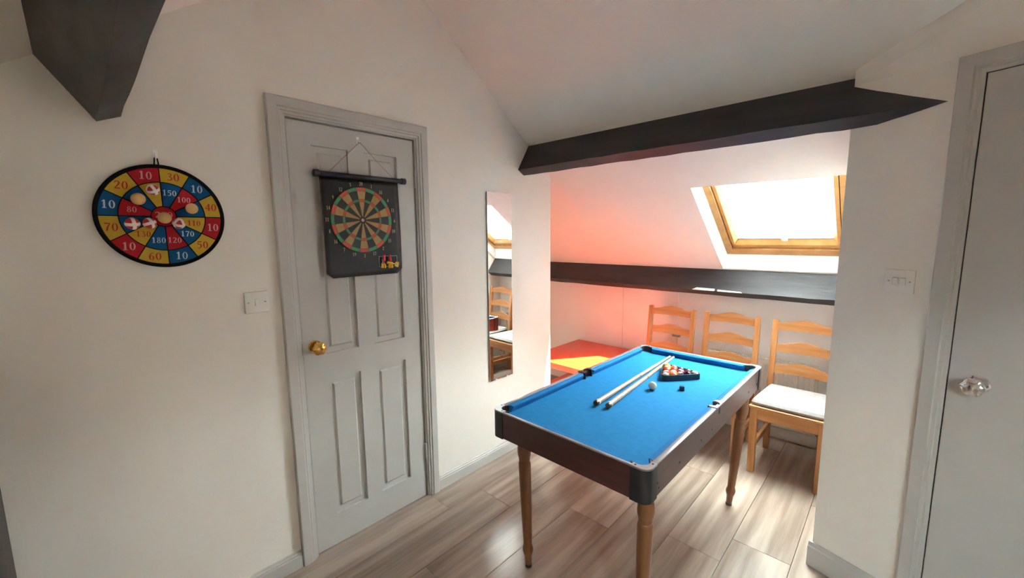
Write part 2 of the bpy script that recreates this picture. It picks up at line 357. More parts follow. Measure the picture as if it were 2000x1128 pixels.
# rooflight in the far slope
w1 = empty('window_1', kind='structure')
def roof_window(root, M, op, fr_, n_in):
    # op: opening at the ceiling (x0,x1,s0,s1); fr_: outer frame rectangle at depth n_in
    ox0, ox1, os0, os1 = op; fx0, fx1, fs0, fs1 = fr_
    t = 0.004
    def board(name, a, b_, c, d, e):
        e = Vector(e); q = [Vector(p) for p in (a, b_, c, d)]
        MB().hexa(q, [p + e * t for p in q], M).build(name, WHITE, root)
    board('reveal', (ox0, os0, 0), (ox0, os1, 0), (fx0, fs1, n_in), (fx0, fs0, n_in), (-1, 0, 0))
    board('reveal', (ox1, os0, 0), (ox1, os1, 0), (fx1, fs1, n_in), (fx1, fs0, n_in), (1, 0, 0))
    board('reveal', (ox0, os1, 0), (ox1, os1, 0), (fx1, fs1, n_in), (fx0, fs1, n_in), (0, 1, 0))
    board('reveal', (ox0, os0, 0), (ox1, os0, 0), (fx1, fs0, n_in), (fx0, fs0, n_in), (0, -1, 0))
    fw_ = 0.042; e = 0.03
    f = MB()
    f.box((fx0 - e, fs0 - e, n_in), (fx0 + fw_, fs1 + e, n_in + 0.07), M); f.box((fx1 - fw_, fs0 - e, n_in), (fx1 + e, fs1 + e, n_in + 0.07), M)
    f.box((fx0 + fw_, fs0 - e, n_in), (fx1 - fw_, fs0 + fw_ * 0.5, n_in + 0.07), M)
    # the bottom rail of the frame is deeper and steps back once
    f.box((fx0 + fw_, fs1 - 0.062, n_in), (fx1 - fw_, fs1 + e, n_in + 0.07), M)
    f.build('frame', FRAMEW, root, bevel=0.0025)
    a0, a1, b0, b1 = fx0 + fw_ + 0.006, fx1 - fw_ - 0.006, fs0 + fw_ * 0.5 + 0.006, fs1 - 0.070
    sw = 0.040; nn = n_in + 0.012; ng = n_in + 0.040
    s_ = MB()
    def rail(p, q):   # p,q: corner pairs outer (x,s) -> inner (x,s): a mitred rail with a bevelled inner face
        (o0, i0), (o1, i1) = p, q
        mid0 = ((o0[0] + i0[0]) / 2, (o0[1] + i0[1]) / 2); mid1 = ((o1[0] + i1[0]) / 2, (o1[1] + i1[1]) / 2)
        A = [(*o0, nn), (*mid0, nn), (*i0, ng), (*i0, ng + 0.02), (*o0, ng + 0.02)]
        B = [(*o1, nn), (*mid1, nn), (*i1, ng), (*i1, ng + 0.02), (*o1, ng + 0.02)]
        s_.hexa(A, B, M)
    O = [(a0, b0), (a1, b0), (a1, b1), (a0, b1)]; sb = 0.062
    Iq = [(a0 + sw, b0 + sw * 0.6), (a1 - sw, b0 + sw * 0.6), (a1 - sw, b1 - sb), (a0 + sw, b1 - sb)]
    for k in range(4): rail((O[k], Iq[k]), (O[(k + 1) % 4], Iq[(k + 1) % 4]))
    s_.build('sash', FRAMEW, root)
    for (x0, y0, x1, y1) in ((a0 - 0.010, b0 - 0.010, a0 + 0.004, b1 + 0.012), (a1 - 0.004, b0 - 0.010, a1 + 0.010, b1 + 0.012), (a0 + 0.004, b0 - 0.010, a1 - 0.004, b0 + 0.004), (a0 + 0.004, b1 - 0.004, a1 - 0.004, b1 + 0.012)):
        MB().box((x0, y0, ng + 0.021), (x1, y1, ng + 0.026), M).build('weather_seal', GASK, root)
    g = MB(); g.box((Iq[0][0] - 0.005, Iq[0][1] - 0.005, ng + 0.008), (Iq[2][0] + 0.005, Iq[2][1] + 0.005, ng + 0.010), M)
    g.build('pane', GLASS, root)
    k = MB(); k.box((Iq[3][0], Iq[3][1] - 0.006, ng - 0.002), (Iq[2][0], Iq[2][1], ng + 0.007), M); k.build('gasket', GASK, root)
    c = MB(); cx = (a0 + a1) / 2 + 0.01
    c.box((cx - 0.018, b1 - sb - 0.012, ng - 0.012), (cx + 0.018, b1 - sb + 0.014, ng + 0.002), M); c.build('catch', WHITE, root, bevel=0.003)
roof_window(w1, MF, H0, (0.953, 1.665, 1.715, 2.6275), 0.08)
# unseen rooflight added to the near slope behind the camera as fill light
w2 = empty('fill_window', kind='structure')
roof_window(w2, MN, HN, (2.66, 3.29, 1.41, 2.09), 0.08)

# roof purlins
def purlin(name, pts, x0, x1, label, ym):
    # cross-section pts in (y, z); hewn edges: small random offsets along the length
    b = MB(); n = 26; vs_ = []; fs_ = []
    for i in range(n + 1):
        x = x0 + (x1 - x0) * i / n
        for k, (y, z) in enumerate(pts):
            j = 0.0022 if k in (1, 2) else 0.0
            vs_.append((x, y + random.uniform(-j, j), z + random.uniform(-j, j)))
    c = len(pts)
    for i in range(n):
        for k in range(c):
            fs_.append((i * c + k, i * c + (k + 1) % c, (i + 1) * c + (k + 1) % c, (i + 1) * c + k))
    fs_.append(tuple(range(c))); fs_.append(tuple(range(n * c, n * c + c)))
    b.add(vs_, fs_)
    o = b.build(name, BEAM); tag(o, label, 'beam')
    return o
def psec(y0, d, w, sign, k):
    # contact edge at the ceiling y0, depth d along the inward normal, width w along the slope
    L = math.hypot(1, k); dn = (sign * k / L, 1 / L); ds = (sign / L, -k / L)
    z0 = (zfar(y0) if sign > 0 else znear(y0))
    A = (y0, z0); B = (y0 - dn[0] * d, z0 - dn[1] * d)
    return A, B, ds
A, B, ds = psec(1.520, 0.197, 0.066, 1, 0.75)
purlin('roof_beam', [A, (1.415, 1.919), (1.470, 1.885), (1.470 + 0.11, 1.885 + 0.165)], 0.0, 2.3,
       'charcoal painted roof beam high across the alcove opening, meeting the partition in a point', 1)
lowb = purlin('roof_beam', [(2.673, 1.219), (2.559, 1.067), (2.611, 1.028), (2.70, 1.15)], -1.20, 1.70,
       'charcoal painted roof beam low on the far slope, just under the skylight', 1)
wc = MB()  # white strips that stand in for sunlight catching the beam edge
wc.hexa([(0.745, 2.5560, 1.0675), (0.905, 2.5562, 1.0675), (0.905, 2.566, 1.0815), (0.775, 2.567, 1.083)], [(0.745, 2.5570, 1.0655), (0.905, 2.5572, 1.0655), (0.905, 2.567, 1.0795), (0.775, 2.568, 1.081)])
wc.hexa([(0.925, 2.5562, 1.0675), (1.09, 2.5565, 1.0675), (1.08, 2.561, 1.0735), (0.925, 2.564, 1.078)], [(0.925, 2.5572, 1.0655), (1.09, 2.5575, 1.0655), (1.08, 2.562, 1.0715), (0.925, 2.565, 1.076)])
tag(wc.build('painted_highlight', WHITE, lowb), 'white patch painted as a sun highlight on the edge')
purlin('roof_beam', [(-0.676, 2.030), (-0.560, 1.859), (-0.502, 1.885), (-0.60, 2.09)], 0.0, XE,
       'charcoal rough hewn roof beam overhead above the round felt target', 1)

# baseboards with a small moulded top
def bboard(name, M, L, h=0.080):
    prof = [(0, 0), (0.016, 0), (0.016, h - 0.020), (0.013, h - 0.018), (0.013, h - 0.010), (0.008, h - 0.006), (0.007, h), (0, h)]
    b = MB().prism(prof, 0, L, 1, M)   # profile x outwards, z up, length along y
    o = b.build(name, GREY); tag(o, kind='structure'); return o
bboard('baseboard_left', T(0, 0.6865, 0), 1.76 - 0.6865)
bboard('baseboard_left_near', T(0, YN, 0), -0.0775 - YN)
PA = math.atan(-SL)
MP = T(PX, PY, 0) @ R(PA, 'Z')           # partition frame: x along the wall, -y out of it
bb = MB().prism([(0, 0), (-0.018, 0), (-0.018, 0.09), (-0.013, 0.095), (-0.010, 0.112), (0, 0.112)], -0.012, 0.288, 0, MP)
tag(bb.build('baseboard_right', GREY, bevel=0.002), kind='structure')

# ---- panelled doors
def architrave(root, M, w, h, aw=0.064, skip=None):
    # opening w x h; local x along the wall, y out of the wall, z up
    prof = [(0, 0), (0.010, 0.0), (0.012, 0.010), (0.017, 0.013), (0.017, 0.022), (0.022, 0.026), (0.022, aw - 0.004), (0.018, aw), (0, aw)]
    # profile (out, across) with across = 0 at the opening
    def seg(a, b_, name):
        q = []
        for (base, dirx, dirz) in (a, b_):
            q.append([(base[0] + dirx * c, o_, base[1] + dirz * c) for o_, c in prof])
        MB().hexa(q[0], q[1], M).build(name, GREY, root)
    if skip != 'l': seg(((0, 0), -1, 0), ((0, h), -1, 1), 'architrave')
    if skip != 'r': seg(((w, 0), 1, 0), ((w, h), 1, 1), 'architrave')
    seg(((0, h), -1, 1), ((w, h), 1, 1), 'architrave')
def door_leaf(root, M, w, h, cols, rows):
    # stiles and rails stand proud; each sunk panel has a raised field
    b = MB(); th = 0.035
    xs = [0.0] + [c for col in cols for c in col] + [w]
    for i in range(0, len(xs), 2): b.box((xs[i], -th, 0.004), (xs[i + 1], 0, h), M)
    for col in cols:
        z = 0.004
        for (z0, z1) in rows:
            b.box((col[0], -th, z), (col[1], 0, z0), M); z = z1
        b.box((col[0], -th, z), (col[1], 0, h), M)
    leaf = b.build('door_leaf', GREY, root)
    for col in cols:
        for (z0, z1) in rows:
            p = MB(); x0, x1 = col; d = -0.013
            p.box((x0, -th + 0.004, z0), (x1, d, z1), M)
            i1, i2 = 0.026, 0.034
            p.hexa([(x0 + i1, d, z0 + i1), (x1 - i1, d, z0 + i1), (x1 - i1, d, z1 - i1), (x0 + i1, d, z1 - i1)],
                   [(x0 + i2, d + 0.008, z0 + i2), (x1 - i2, d + 0.008, z0 + i2), (x1 - i2, d + 0.008, z1 - i2), (x0 + i2, d + 0.008, z1 - i2)], M)
            p.build('door_panel', GREY, root)
    return leaf
def knob(root, M, m_, lobes):
    k = empty('door_knob'); k.parent = root
    MB().lathe([(0.030, 0), (0.030, 0.004), (0.026, 0.008), (0.012, 0.009)], 28, M).build('rose', m_, k, smooth=True)
    MB().lathe([(0.010, 0.006), (0.010, 0.026), (0.018, 0.030), (0.0265, 0.038), (0.029, 0.047), (0.027, 0.056), (0.019, 0.062), (0.006, 0.064)], 48, M, lobes=lobes, lobe_amp=0.07).build('handle', m_, k, smooth=True)
# door on the gable wall: local x -> +Y, local y -> +X
MD = Matrix(((0, 1, 0, -0.006), (1, 0, 0, 0.0), (0, 0, 1, 0), (0, 0, 0, 1)))
d1 = empty('door_1', kind='structure')
door_leaf(d1, MD, 0.607, 1.978, [(0.095, 0.258), (0.338, 0.512)], [(0.157, 0.835), (0.957, 1.545), (1.62, 1.885)])
MA = Matrix(((0, 1, 0, 0.0), (1, 0, 0, -0.012), (0, 0, 1, 0), (0, 0, 0, 1)))
architrave(d1, MA, 0.634, 1.992)
lin = MB(); lin.box((-0.12, -0.0125, 0), (0.002, -0.004, 1.985)); lin.box((-0.12, 0.6145, 0), (0.002, 0.6225, 1.985)); lin.box((-0.12, -0.0125, 1.985), (0.002, 0.6225, 1.9935))
lin.box((-0.06, -0.004, 0), (-0.043, 0.6145, 1.985))
lin.build('door_lining', GREY, d1)
knob(d1, T(-0.006, 0.052, 1.0) @ WX, BRASS, 6)
lk = MB().box((-0.004, -0.0075, 0.975), (0.004, -0.0035, 1.025)); lk.build('latch_plate', STEEL, d1)
for z in (0.275, 1.785):
    h_ = MB(); h_.tube([(0.004, 0.6115, z - 0.045), (0.004, 0.6115, z + 0.045)], 0.0055, 10); h_.box((-0.02, 0.607, z - 0.045), (0.0, 0.6135, z + 0.045)); h_.build('hinge', GREY, d1, smooth=True)

# door in the partition
d2 = empty('door_2', kind='structure')
MQ = MP @ Matrix(((1, 0, 0, 0), (0, -1, 0, 0), (0, 0, 1, 0), (0, 0, 0, 1)))   # y now points out of the wall
architrave(d2, MQ @ T(0.354, 0, 0), 0.70, 1.982)
db = MB(); db.box((0.354, 0.0, 0.004), (1.054, 0.002, 1.982), MQ); db.build('door_lining', BLACKP, d2)
MB().box((0.358, 0.002, 0.004), (1.050, 0.011, 1.978), MQ).build('door_leaf', GREY, d2, bevel=0.001, segs=1)
knob(d2, MQ @ T(0.428, 0.011, 0.985) @ R(-math.pi / 2, 'X'), CHROME, 6)

# ================================================================== THINGS
# ---- dark cabinet at the edge of view
cab = empty('cabinet', (0.0, -1.20, 0), 0, 'dark stained cabinet standing against the gable wall at the edge of view', 'cabinet')
box('side_panel', (0.005, 0.310, 0.0), (0.36, 0.330, 1.10), CABD, cab, bevel=0.002)
box('side_panel', (0.005, -0.330, 0.0), (0.36, -0.310, 1.10), CABD, cab, bevel=0.002)
box('top', (0.003, -0.335, 1.10), (0.37, 0.333, 1.125), CABD, cab, bevel=0.003)
box('back_panel', (0.005, -0.31, 0.02), (0.015, 0.31, 1.10), CABD, cab)
for z in (0.06, 0.40, 0.74): box('shelf', (0.016, -0.31, z), (0.35, 0.31, z + 0.02), CABD, cab)

# ---- light switches
def light_switch(M, label, gangs):
    s_ = empty('light_switch', (0, 0, 0), 0, label, 'light switch'); s_.matrix_world = M
    MB().box((-0.043, -0.043, 0), (0.043, 0.043, 0.010)).build('plate', PLASTIC, s_, bevel=0.003, smooth=True)
    for g in range(gangs):
        cx = (g - (gangs - 1) / 2) * 0.022
        MB().hexa([(cx - 0.008, -0.014, 0.009), (cx + 0.008, -0.014, 0.009), (cx + 0.008, 0.014, 0.009), (cx - 0.008, 0.014, 0.009)],
                  [(cx - 0.0075, -0.013, 0.017), (cx + 0.0075, -0.013, 0.017), (cx + 0.0075, 0.013, 0.0115), (cx - 0.0075, 0.013, 0.0115)]).build('rocker', PLASTIC, s_, bevel=0.001)
    for x in (-0.030, 0.030): MB().lathe([(0.003, 0.0098), (0.003, 0.0106), (0.001, 0.0108)], 10, T(x, 0, 0)).build('screw', STEEL, s_)
light_switch(T(0, -0.165, 1.233) @ WX, 'white single light switch between the round target and the panelled door', 1)
light_switch(MQ @ T(0.200, 0, 1.306) @ R(-math.pi / 2, 'X') @ R(0, 'Z'), 'white double light switch on the partition beside the door with the chrome knob', 2)

# ---- hooks
def hook(y, z, label, x=0.0):
    h_ = empty('wall_hook', (x, y, z), 0, label, 'hook')
    MB().box((0, -0.007, -0.016), (0.003, 0.007, 0.016)).build('back_plate', WHITE, h_, bevel=0.0015)
    MB().tube([(0.002, 0, 0.004), (0.006, 0, -0.004), (0.010, 0, -0.012), (0.016, 0, -0.013), (0.018, 0, -0.005)], 0.003, 8).build('prong', WHITE, h_, smooth=True)
hook(-0.427, 1.776, 'small white hook on the wall holding the round felt target')
hook(0.309, 1.936, 'small white hook stuck to the door holding the magnetic dartboard', -0.006)

# ---- round felt target
BC = (-0.4235, 1.567); BR = 0.1755
tb = empty('felt_target', (0.002, *BC), 0, 'round felt target in red, yellow and blue sectors hanging on the white wall', 'target board')
MT = WX
MB().lathe([(BR - 0.004, 0), (BR, 0.004), (BR, 0.010), (BR - 0.004, 0.013), (BR - 0.009, 0.0125), (BR - 0.010, 0.010), (0.01, 0.010)], 72, MT).build('backing', FELTB, tb, smooth=True)
def sector(r0, r1, a0, a1, z, M, mi, b, pad=0.0016, seg=8):
    # angles clockwise from the top, pad keeps a dark line between pieces
    vs_ = []
    for k in range(seg + 1):
        for r in (r0 + pad, r1 - pad):
            p_ = pad / max(r, 0.01); a = a0 + p_ + (a1 - a0 - 2 * p_) * k / seg
            vs_.append((r * math.sin(a), r * math.cos(a), z))
    b.add(vs_, [(2 * k, 2 * k + 1, 2 * k + 3, 2 * k + 2) for k in range(seg)], M, mi)
outer = [('30', 'y'), ('10', 'b'), ('40', 'y'), ('10', 'r'), ('50', 'y'), ('10', 'b'), ('60', 'y'), ('10', 'r'), ('70', 'y'), ('10', 'b'), ('20', 'y'), ('10', 'r')]
inner = [('150', 'b'), ('100', 'r'), ('', 'b'), ('110', 'y'), ('170', 'b'), ('120', 'r'), ('180', 'b'), ('130', 'y'), ('', 'b'), ('80', 'r'), ('', 'b'), ('', 'y')]
FM = {'y': FY, 'b': FB, 'r': FR}
for i in range(12):
    a0, a1 = i * math.pi / 6, (i + 1) * math.pi / 6; am = (a0 + a1) / 2
    for (txt, c), r0, r1, rm, h_ in ((outer[i], 0.116, 0.1645, 0.141, 0.026), (inner[i], 0.034, 0.116, 0.084, 0.019)):
        b = MB(); sector(r0, r1, a0, a1, 0.0108, MT, 0, b); so = b.build('sector', FM[c], tb)
        if txt:
            d = MB(); ink = INKR if c == 'y' else (INKW if c == 'b' else INKP)
            digits(d, txt, MT @ T(rm * math.sin(am), rm * math.cos(am), 0.0114) @ R(-0.05, 'Z'), h_, wide=1.05); d.build('number', ink, so)
b = MB().lathe([(0.0325, 0.0100), (0.0325, 0.0108), (0.001, 0.0109)], 32, MT); bo = b.build('bull', FR, tb)
d = MB(); digits(d, '200', MT @ T(0, 0.006, 0.0114), 0.020, wide=1.25); d.build('number', INKP, bo)
lp = MB().tube([(0.006, 0.003, 0.168), (0.006, 0.000, 0.195), (0.010, -0.003, 0.202), (0.007, -0.007, 0.196), (0.006, -0.010, 0.168)], 0.0022, 8); lp.build('hanging_loop', FELTB, tb, smooth=True)

# seven hook-and-loop balls stuck to the target
def ball_thing(name, loc, r, m_, label, cat, group, bands=None, rot=(0, 0, 0), bandm=HOOKV):
    o = empty(name, loc, 0, label, cat, group); o.rotation_euler = rot
    ico(r, 3).build('ball', m_, o, smooth=True)
    if bands:
        for ax in bands:
            tm = R(math.pi / 2, ax) if ax != 'Z' else I4
            w = r * 0.26; pr_ = [(r * math.cos(math.asin(min(z / r, 1))) * 1.03, z) for z in (-w, -w / 2, 0, w / 2, w)]
            bb_ = MB(); sg = 28; vs_ = []; fs_ = []
            for rr, z in pr_:
                for k in range(sg): a = 2 * math.pi * k / sg; vs_.append((rr * math.cos(a), rr * math.sin(a), z))
            for i in range(len(pr_) - 1):
                for k in range(sg): k2 = (k + 1) % sg; fs_.append((i * sg + k, i * sg + k2, (i + 1) * sg + k2, (i + 1) * sg + k))
            bb_.add(vs_, fs_, tm); bb_.build('grip_band', bandm, o, smooth=True)
    return o
G = 'balls stuck to the round felt target'
bx = 0.0345
ball_thing('grip_ball', (bx, -0.487, 1.622), 0.0195, BALLT, 'tan ball on the upper blue sector of the felt target, beside the yellow one', 'ball', G)
ball_thing('grip_ball', (bx, -0.347, 1.596), 0.0185, BALLT, 'tan ball on the blue sector nearest the yellow 40 of the felt target', 'ball', G)
ball_thing('grip_ball', (bx, -0.425, 1.562), 0.0195, BALLT, 'tan ball covering the red bullseye of the felt target', 'ball', G)
ball_thing('grip_ball', (bx, -0.447, 1.655), 0.0180, BALLR, 'red ball with white bands on the upper yellow sector below the red 10', 'ball', G, ('X', 'Y', 'Z'), (0.5, 0.4, 0.3))
ball_thing('grip_ball', (bx, -0.509, 1.541), 0.0195, BALLR, 'red ball with a white cross farthest from the bullseye, beside the yellow 70', 'ball', G, ('X', 'Z'), (0.1, 0.2, 0.2))
ball_thing('grip_ball', (bx, -0.466, 1.543), 0.0180, BALLR, 'red ball with a white cross touching the rim of the red bullseye', 'ball', G, ('X', 'Z'), (0.35, -0.1, 0.3))
ball_thing('grip_ball', (bx, -0.388, 1.543), 0.0180, BALLR, 'red ball with white bands beside the yellow 110 of the felt target', 'ball', G, ('X', 'Y', 'Z'), (0.2, 0.5, 0.7))

# ---- magnetic dartboard on the door
md = empty('magnetic_dartboard', (0.010, 0.3105, 1.30), 0, 'black roll-up magnetic dartboard hanging on the panelled door', 'dartboard')
# sheet: slightly bowed, rounded lower corners
b = MB(); W2, Hh = 0.193, 0.455; vs_ = []; nU, nV = 16, 20; fs_ = []
for j in range(nV + 1):
    v = j / nV
    for i in range(nU + 1):
        u = i / nU * 2 - 1; zz = Hh * v
        hw = W2
        if zz < 0.03: hw = W2 - 0.03 + math.sqrt(max(0.0, 0.0009 - (0.03 - zz) ** 2))
        bow = 0.010 * math.sin(math.pi * v) * 0.4 + 0.008 * (1 - v) * (0.4 + 0.6 * u * u)
        vs_.append((bow, u * hw - 0.002, zz + 0.004))
for j in range(nV):
    for i in range(nU): q = j * (nU + 1) + i; fs_.append((q, q + 1, q + nU + 2, q + nU + 1))
b.add(vs_, fs_)
sh = b.build('sheet', MBLACK, md, smooth=True); so_ = sh.modifiers.new('thickness', 'SOLIDIFY'); so_.thickness = 0.0015; so_.offset = -1
rod = MB().tube([(0.008, -0.200, 0.466), (0.008, 0.208, 0.466)], 0.0115, 18); rod.build('rod', BLACKP, md, smooth=True)
for s_ in (-1, 1):
    y = -0.2105 if s_ < 0 else 0.2185
    MB().lathe([(0.012, -0.012), (0.0155, -0.010), (0.0155, 0.010), (0.012, 0.012)], 20, T(0.008, y, 0.466) @ R(math.pi / 2, 'X')).build('end_cap', BLACKP, md, smooth=True)
MB().tube([(0.008, -0.152, 0.478), (0.003, -0.076, 0.552), (0.003, -0.004, 0.622), (0.004, 0.0, 0.6235), (0.003, 0.004, 0.622), (0.003, 0.082, 0.548), (0.008, 0.160, 0.478)], 0.0013, 6).build('cord', STRING, md, smooth=True)
ed = MB(); ed.tube([(0.012, -0.1955, 0.44), (0.013, -0.1957, 0.2), (0.0135, -0.1955, 0.045)], 0.0007, 6); ed.build('edge_piping', STRING, md)
pc = empty('printed_face', (0.0152, -0.012, 0.268)); pc.parent = md
RD = 0.151; order = [20, 1, 18, 4, 13, 6, 10, 15, 2, 17, 3, 19, 7, 16, 8, 11, 14, 9, 12, 5]
MATD = [MTAN, MBLACK, MRED, MGRN]
for i in range(20):
    a = i * math.pi / 10; a0, a1 = a - math.pi / 20, a + math.pi / 20; e = i % 2 == 0
    b = MB(); pd = 0.0006
    sector(0.016, 0.56 * RD, a0, a1, 0, WX, 0 if e else 1, b, pd, 3); sector(0.64 * RD, 0.89 * RD, a0, a1, 0, WX, 0 if e else 1, b, pd, 3)
    sector(0.56 * RD, 0.64 * RD, a0, a1, 0, WX, 2 if e else 3, b, pd, 3); sector(0.89 * RD, RD, a0, a1, 0, WX, 2 if e else 3, b, pd, 3)
    digits(b, str(order[i]), WX @ T(1.105 * RD * math.sin(a), 1.105 * RD * math.cos(a), 0), 0.0165, mi=4, wide=0.8)
    b.build('sector', MATD + [MNUM], pc)
MB().lathe([(0.0075, 0), (0.0075, 0.0004), (0.001, 0.0005)], 20, WX).build('bull', INKP, pc)
b = MB()
for (u0, v0, u1, v1) in ((0.072, -0.175, 0.172, -0.1735), (0.072, -0.226, 0.172, -0.2245), (0.072, -0.226, 0.0735, -0.1735), (0.1705, -0.226, 0.172, -0.1735)):
    b.box((u0, v0, 0), (u1, v1, 0.0004), WX)
ribbon(b, [(0.088, -0.190, 0.005), (0.092, -0.197, 0.004), (0.09, -0.205, 0.003)], WX @ T(0, 0, 0.0005)); ribbon(b, [(0.082, -0.213, 0.003), (0.093, -0.203, 0.004), (0.104, -0.213, 0.003)], WX @ T(0, 0, 0.0005))
b.build('dart_frame_print', INKW, pc)
# magnetic darts
def dart(loc, rot, m_, label):
    o = empty('magnetic_dart', loc, 0, label, 'dart', 'magnetic darts parked in the corner of the dartboard'); o.rotation_euler = rot
    MB().lathe([(0.0065, 0), (0.0065, 0.005), (0.0045, 0.006), (0.0065, 0.012), (0.0075, 0.026), (0.004, 0.031), (0.0022, 0.044)], 14).build('barrel', m_, o, smooth=True)
    f = MB()
    for k in range(4):
        f.add([(0.001, -0.0006, 0.040), (0.001, 0.0006, 0.040), (0.012, 0.0006, 0.047), (0.012, -0.0006, 0.047), (0.001, -0.0006, 0.064), (0.001, 0.0006, 0.064), (0.013, 0.0006, 0.064), (0.013, -0.0006, 0.064)],
              [(0, 1, 2, 3), (4, 7, 6, 5), (0, 4, 5, 1), (1, 5, 6, 2), (2, 6, 7, 3), (3, 7, 4, 0)], R(k * math.pi / 2, 'Z'))
    f.build('flight', DYEL, o)
dart((0.0275, 0.398, 1.400), (math.pi - 0.1, 0, 0), DRED, 'red dart with yellow flight nearer the middle of the magnetic dartboard')
dart((0.0275, 0.428, 1.398), (math.pi + 0.06, 0, 0), DRED, 'red dart with yellow flight nearer the edge of the magnetic dartboard')
dart((0.0300, 0.412, 1.362), (-math.pi / 2 - 0.22, 0, 0), DYEL, 'yellow dart lying across the lower corner of the magnetic dartboard')

# ---- mirror: a bare strip fixed with clips, standing a little off the wall on one edge
mr = empty('wall_mirror', (0.010, 1.2215, 0.5495), math.radians(-1.3), 'tall narrow frameless mirror on the wall between the panelled door and the alcove', 'mirror')
MB().box((-0.004, -0.104, 0), (0.0, 0.104, 1.2075)).build('backing', BLACKP, mr)
MB().box((0.0, -0.104, 0), (0.004, 0.104, 1.2075)).build('mirror_glass', MIRROR, mr)
for y in (-0.05, 0.05): MB().box((-0.006, y - 0.008, -0.004), (0.0055, y + 0.008, 0.006)).build('clip', PLASTIC, mr, bevel=0.001)
for y in (-0.05, 0.05): MB().box((-0.006, y - 0.008, 1.2035), (0.0055, y + 0.008, 1.2105)).build('clip', PLASTIC, mr, bevel=0.001)

# ---- orange low table with a shelf
ot = empty('coffee_table', (-0.007, 2.335, 0), 0, 'glossy orange square coffee table with a lower shelf in the alcove corner', 'table')
box('table_top', (-0.39, -0.39, 0.402), (0.39, 0.39, 0.450), ORANGE, ot, bevel=0.002)
for sx in (-1, 1):
    for sy in (-1, 1): box('leg', (sx * 0.388 - (0.05 if sx > 0 else 0), sy * 0.388 - (0.05 if sy > 0 else 0), 0.0), (sx * 0.388 + (0 if sx > 0 else 0.05), sy * 0.388 + (0 if sy > 0 else 0.05), 0.402), ORANGE, ot, bevel=0.002)
box('shelf', (-0.375, -0.375, 0.135), (0.375, 0.375, 0.155), ORANGE, ot, bevel=0.002)

# ---- radiator
rd = empty('radiator', (1.175, 2.70, 0), 0, 'cream panel radiator on the far wall behind the wooden chairs', 'radiator')
L2, zb, zt = 0.37, 0.115, 0.585
prof = []; n = 12
b = MB(); pts = []
pitch = 2 * L2 / n
for i in range(n):
    x0 = -L2 + i * pitch
    pts += [(x0, -0.030), (x0 + pitch * 0.28, -0.030), (x0 + pitch * 0.40, -0.042), (x0 + pitch * 0.84, -0.042), (x0 + pitch * 0.96, -0.030)]
pts.append((L2, -0.030))
poly = pts + [(L2, -0.022), (-L2, -0.022)]
b.prism(poly, zb + 0.03, zt - 0.03, 2)
b.build('front_panel', RADW, rd)
for z_ in (zb, zt - 0.032): box('header', (-L2, -0.040, z_), (L2, -0.022, z_ + 0.032), RADW, rd, bevel=0.005)
box('back_panel', (-L2, 0.018, zb), (L2, 0.030, zt), RADW, rd, bevel=0.003)
g = MB()
for i in range(30):
    x = -L2 + 0.012 + i * (2 * L2 - 0.024) / 29; g.box((x - 0.0015, -0.022, zt - 0.012), (x + 0.0015, 0.018, zt + 0.006))
g.box((-L2, -0.040, zt + 0.002), (L2, -0.030, zt + 0.008)); g.box((-L2, 0.022, zt + 0.002), (L2, 0.030, zt + 0.008))
g.build('top_grille', RADW, rd)
for s_ in (-1, 1): box('side_cover', (s_ * L2 - 0.003, -0.038, zb + 0.02), (s_ * L2 + 0.003, 0.030, zt + 0.006), RADW, rd)
v = MB(); v.tube([(L2 - 0.01, -0.01, 0.145), (L2 + 0.035, -0.01, 0.145)], 0.010, 14); v.tube([(L2 + 0.032, -0.01, -0.0), (L2 + 0.032, -0.01, 0.15)], 0.0075, 12)
v.build('valve', CHROME, rd, smooth=True)
MB().lathe([(0.010, 0), (0.017, 0.004), (0.019, 0.02), (0.017, 0.045), (0.012, 0.05)], 20, T(L2 + 0.032, -0.018, 0.145) @ R(math.pi / 2, 'X')).build('valve_head', CHROME, rd, smooth=True)

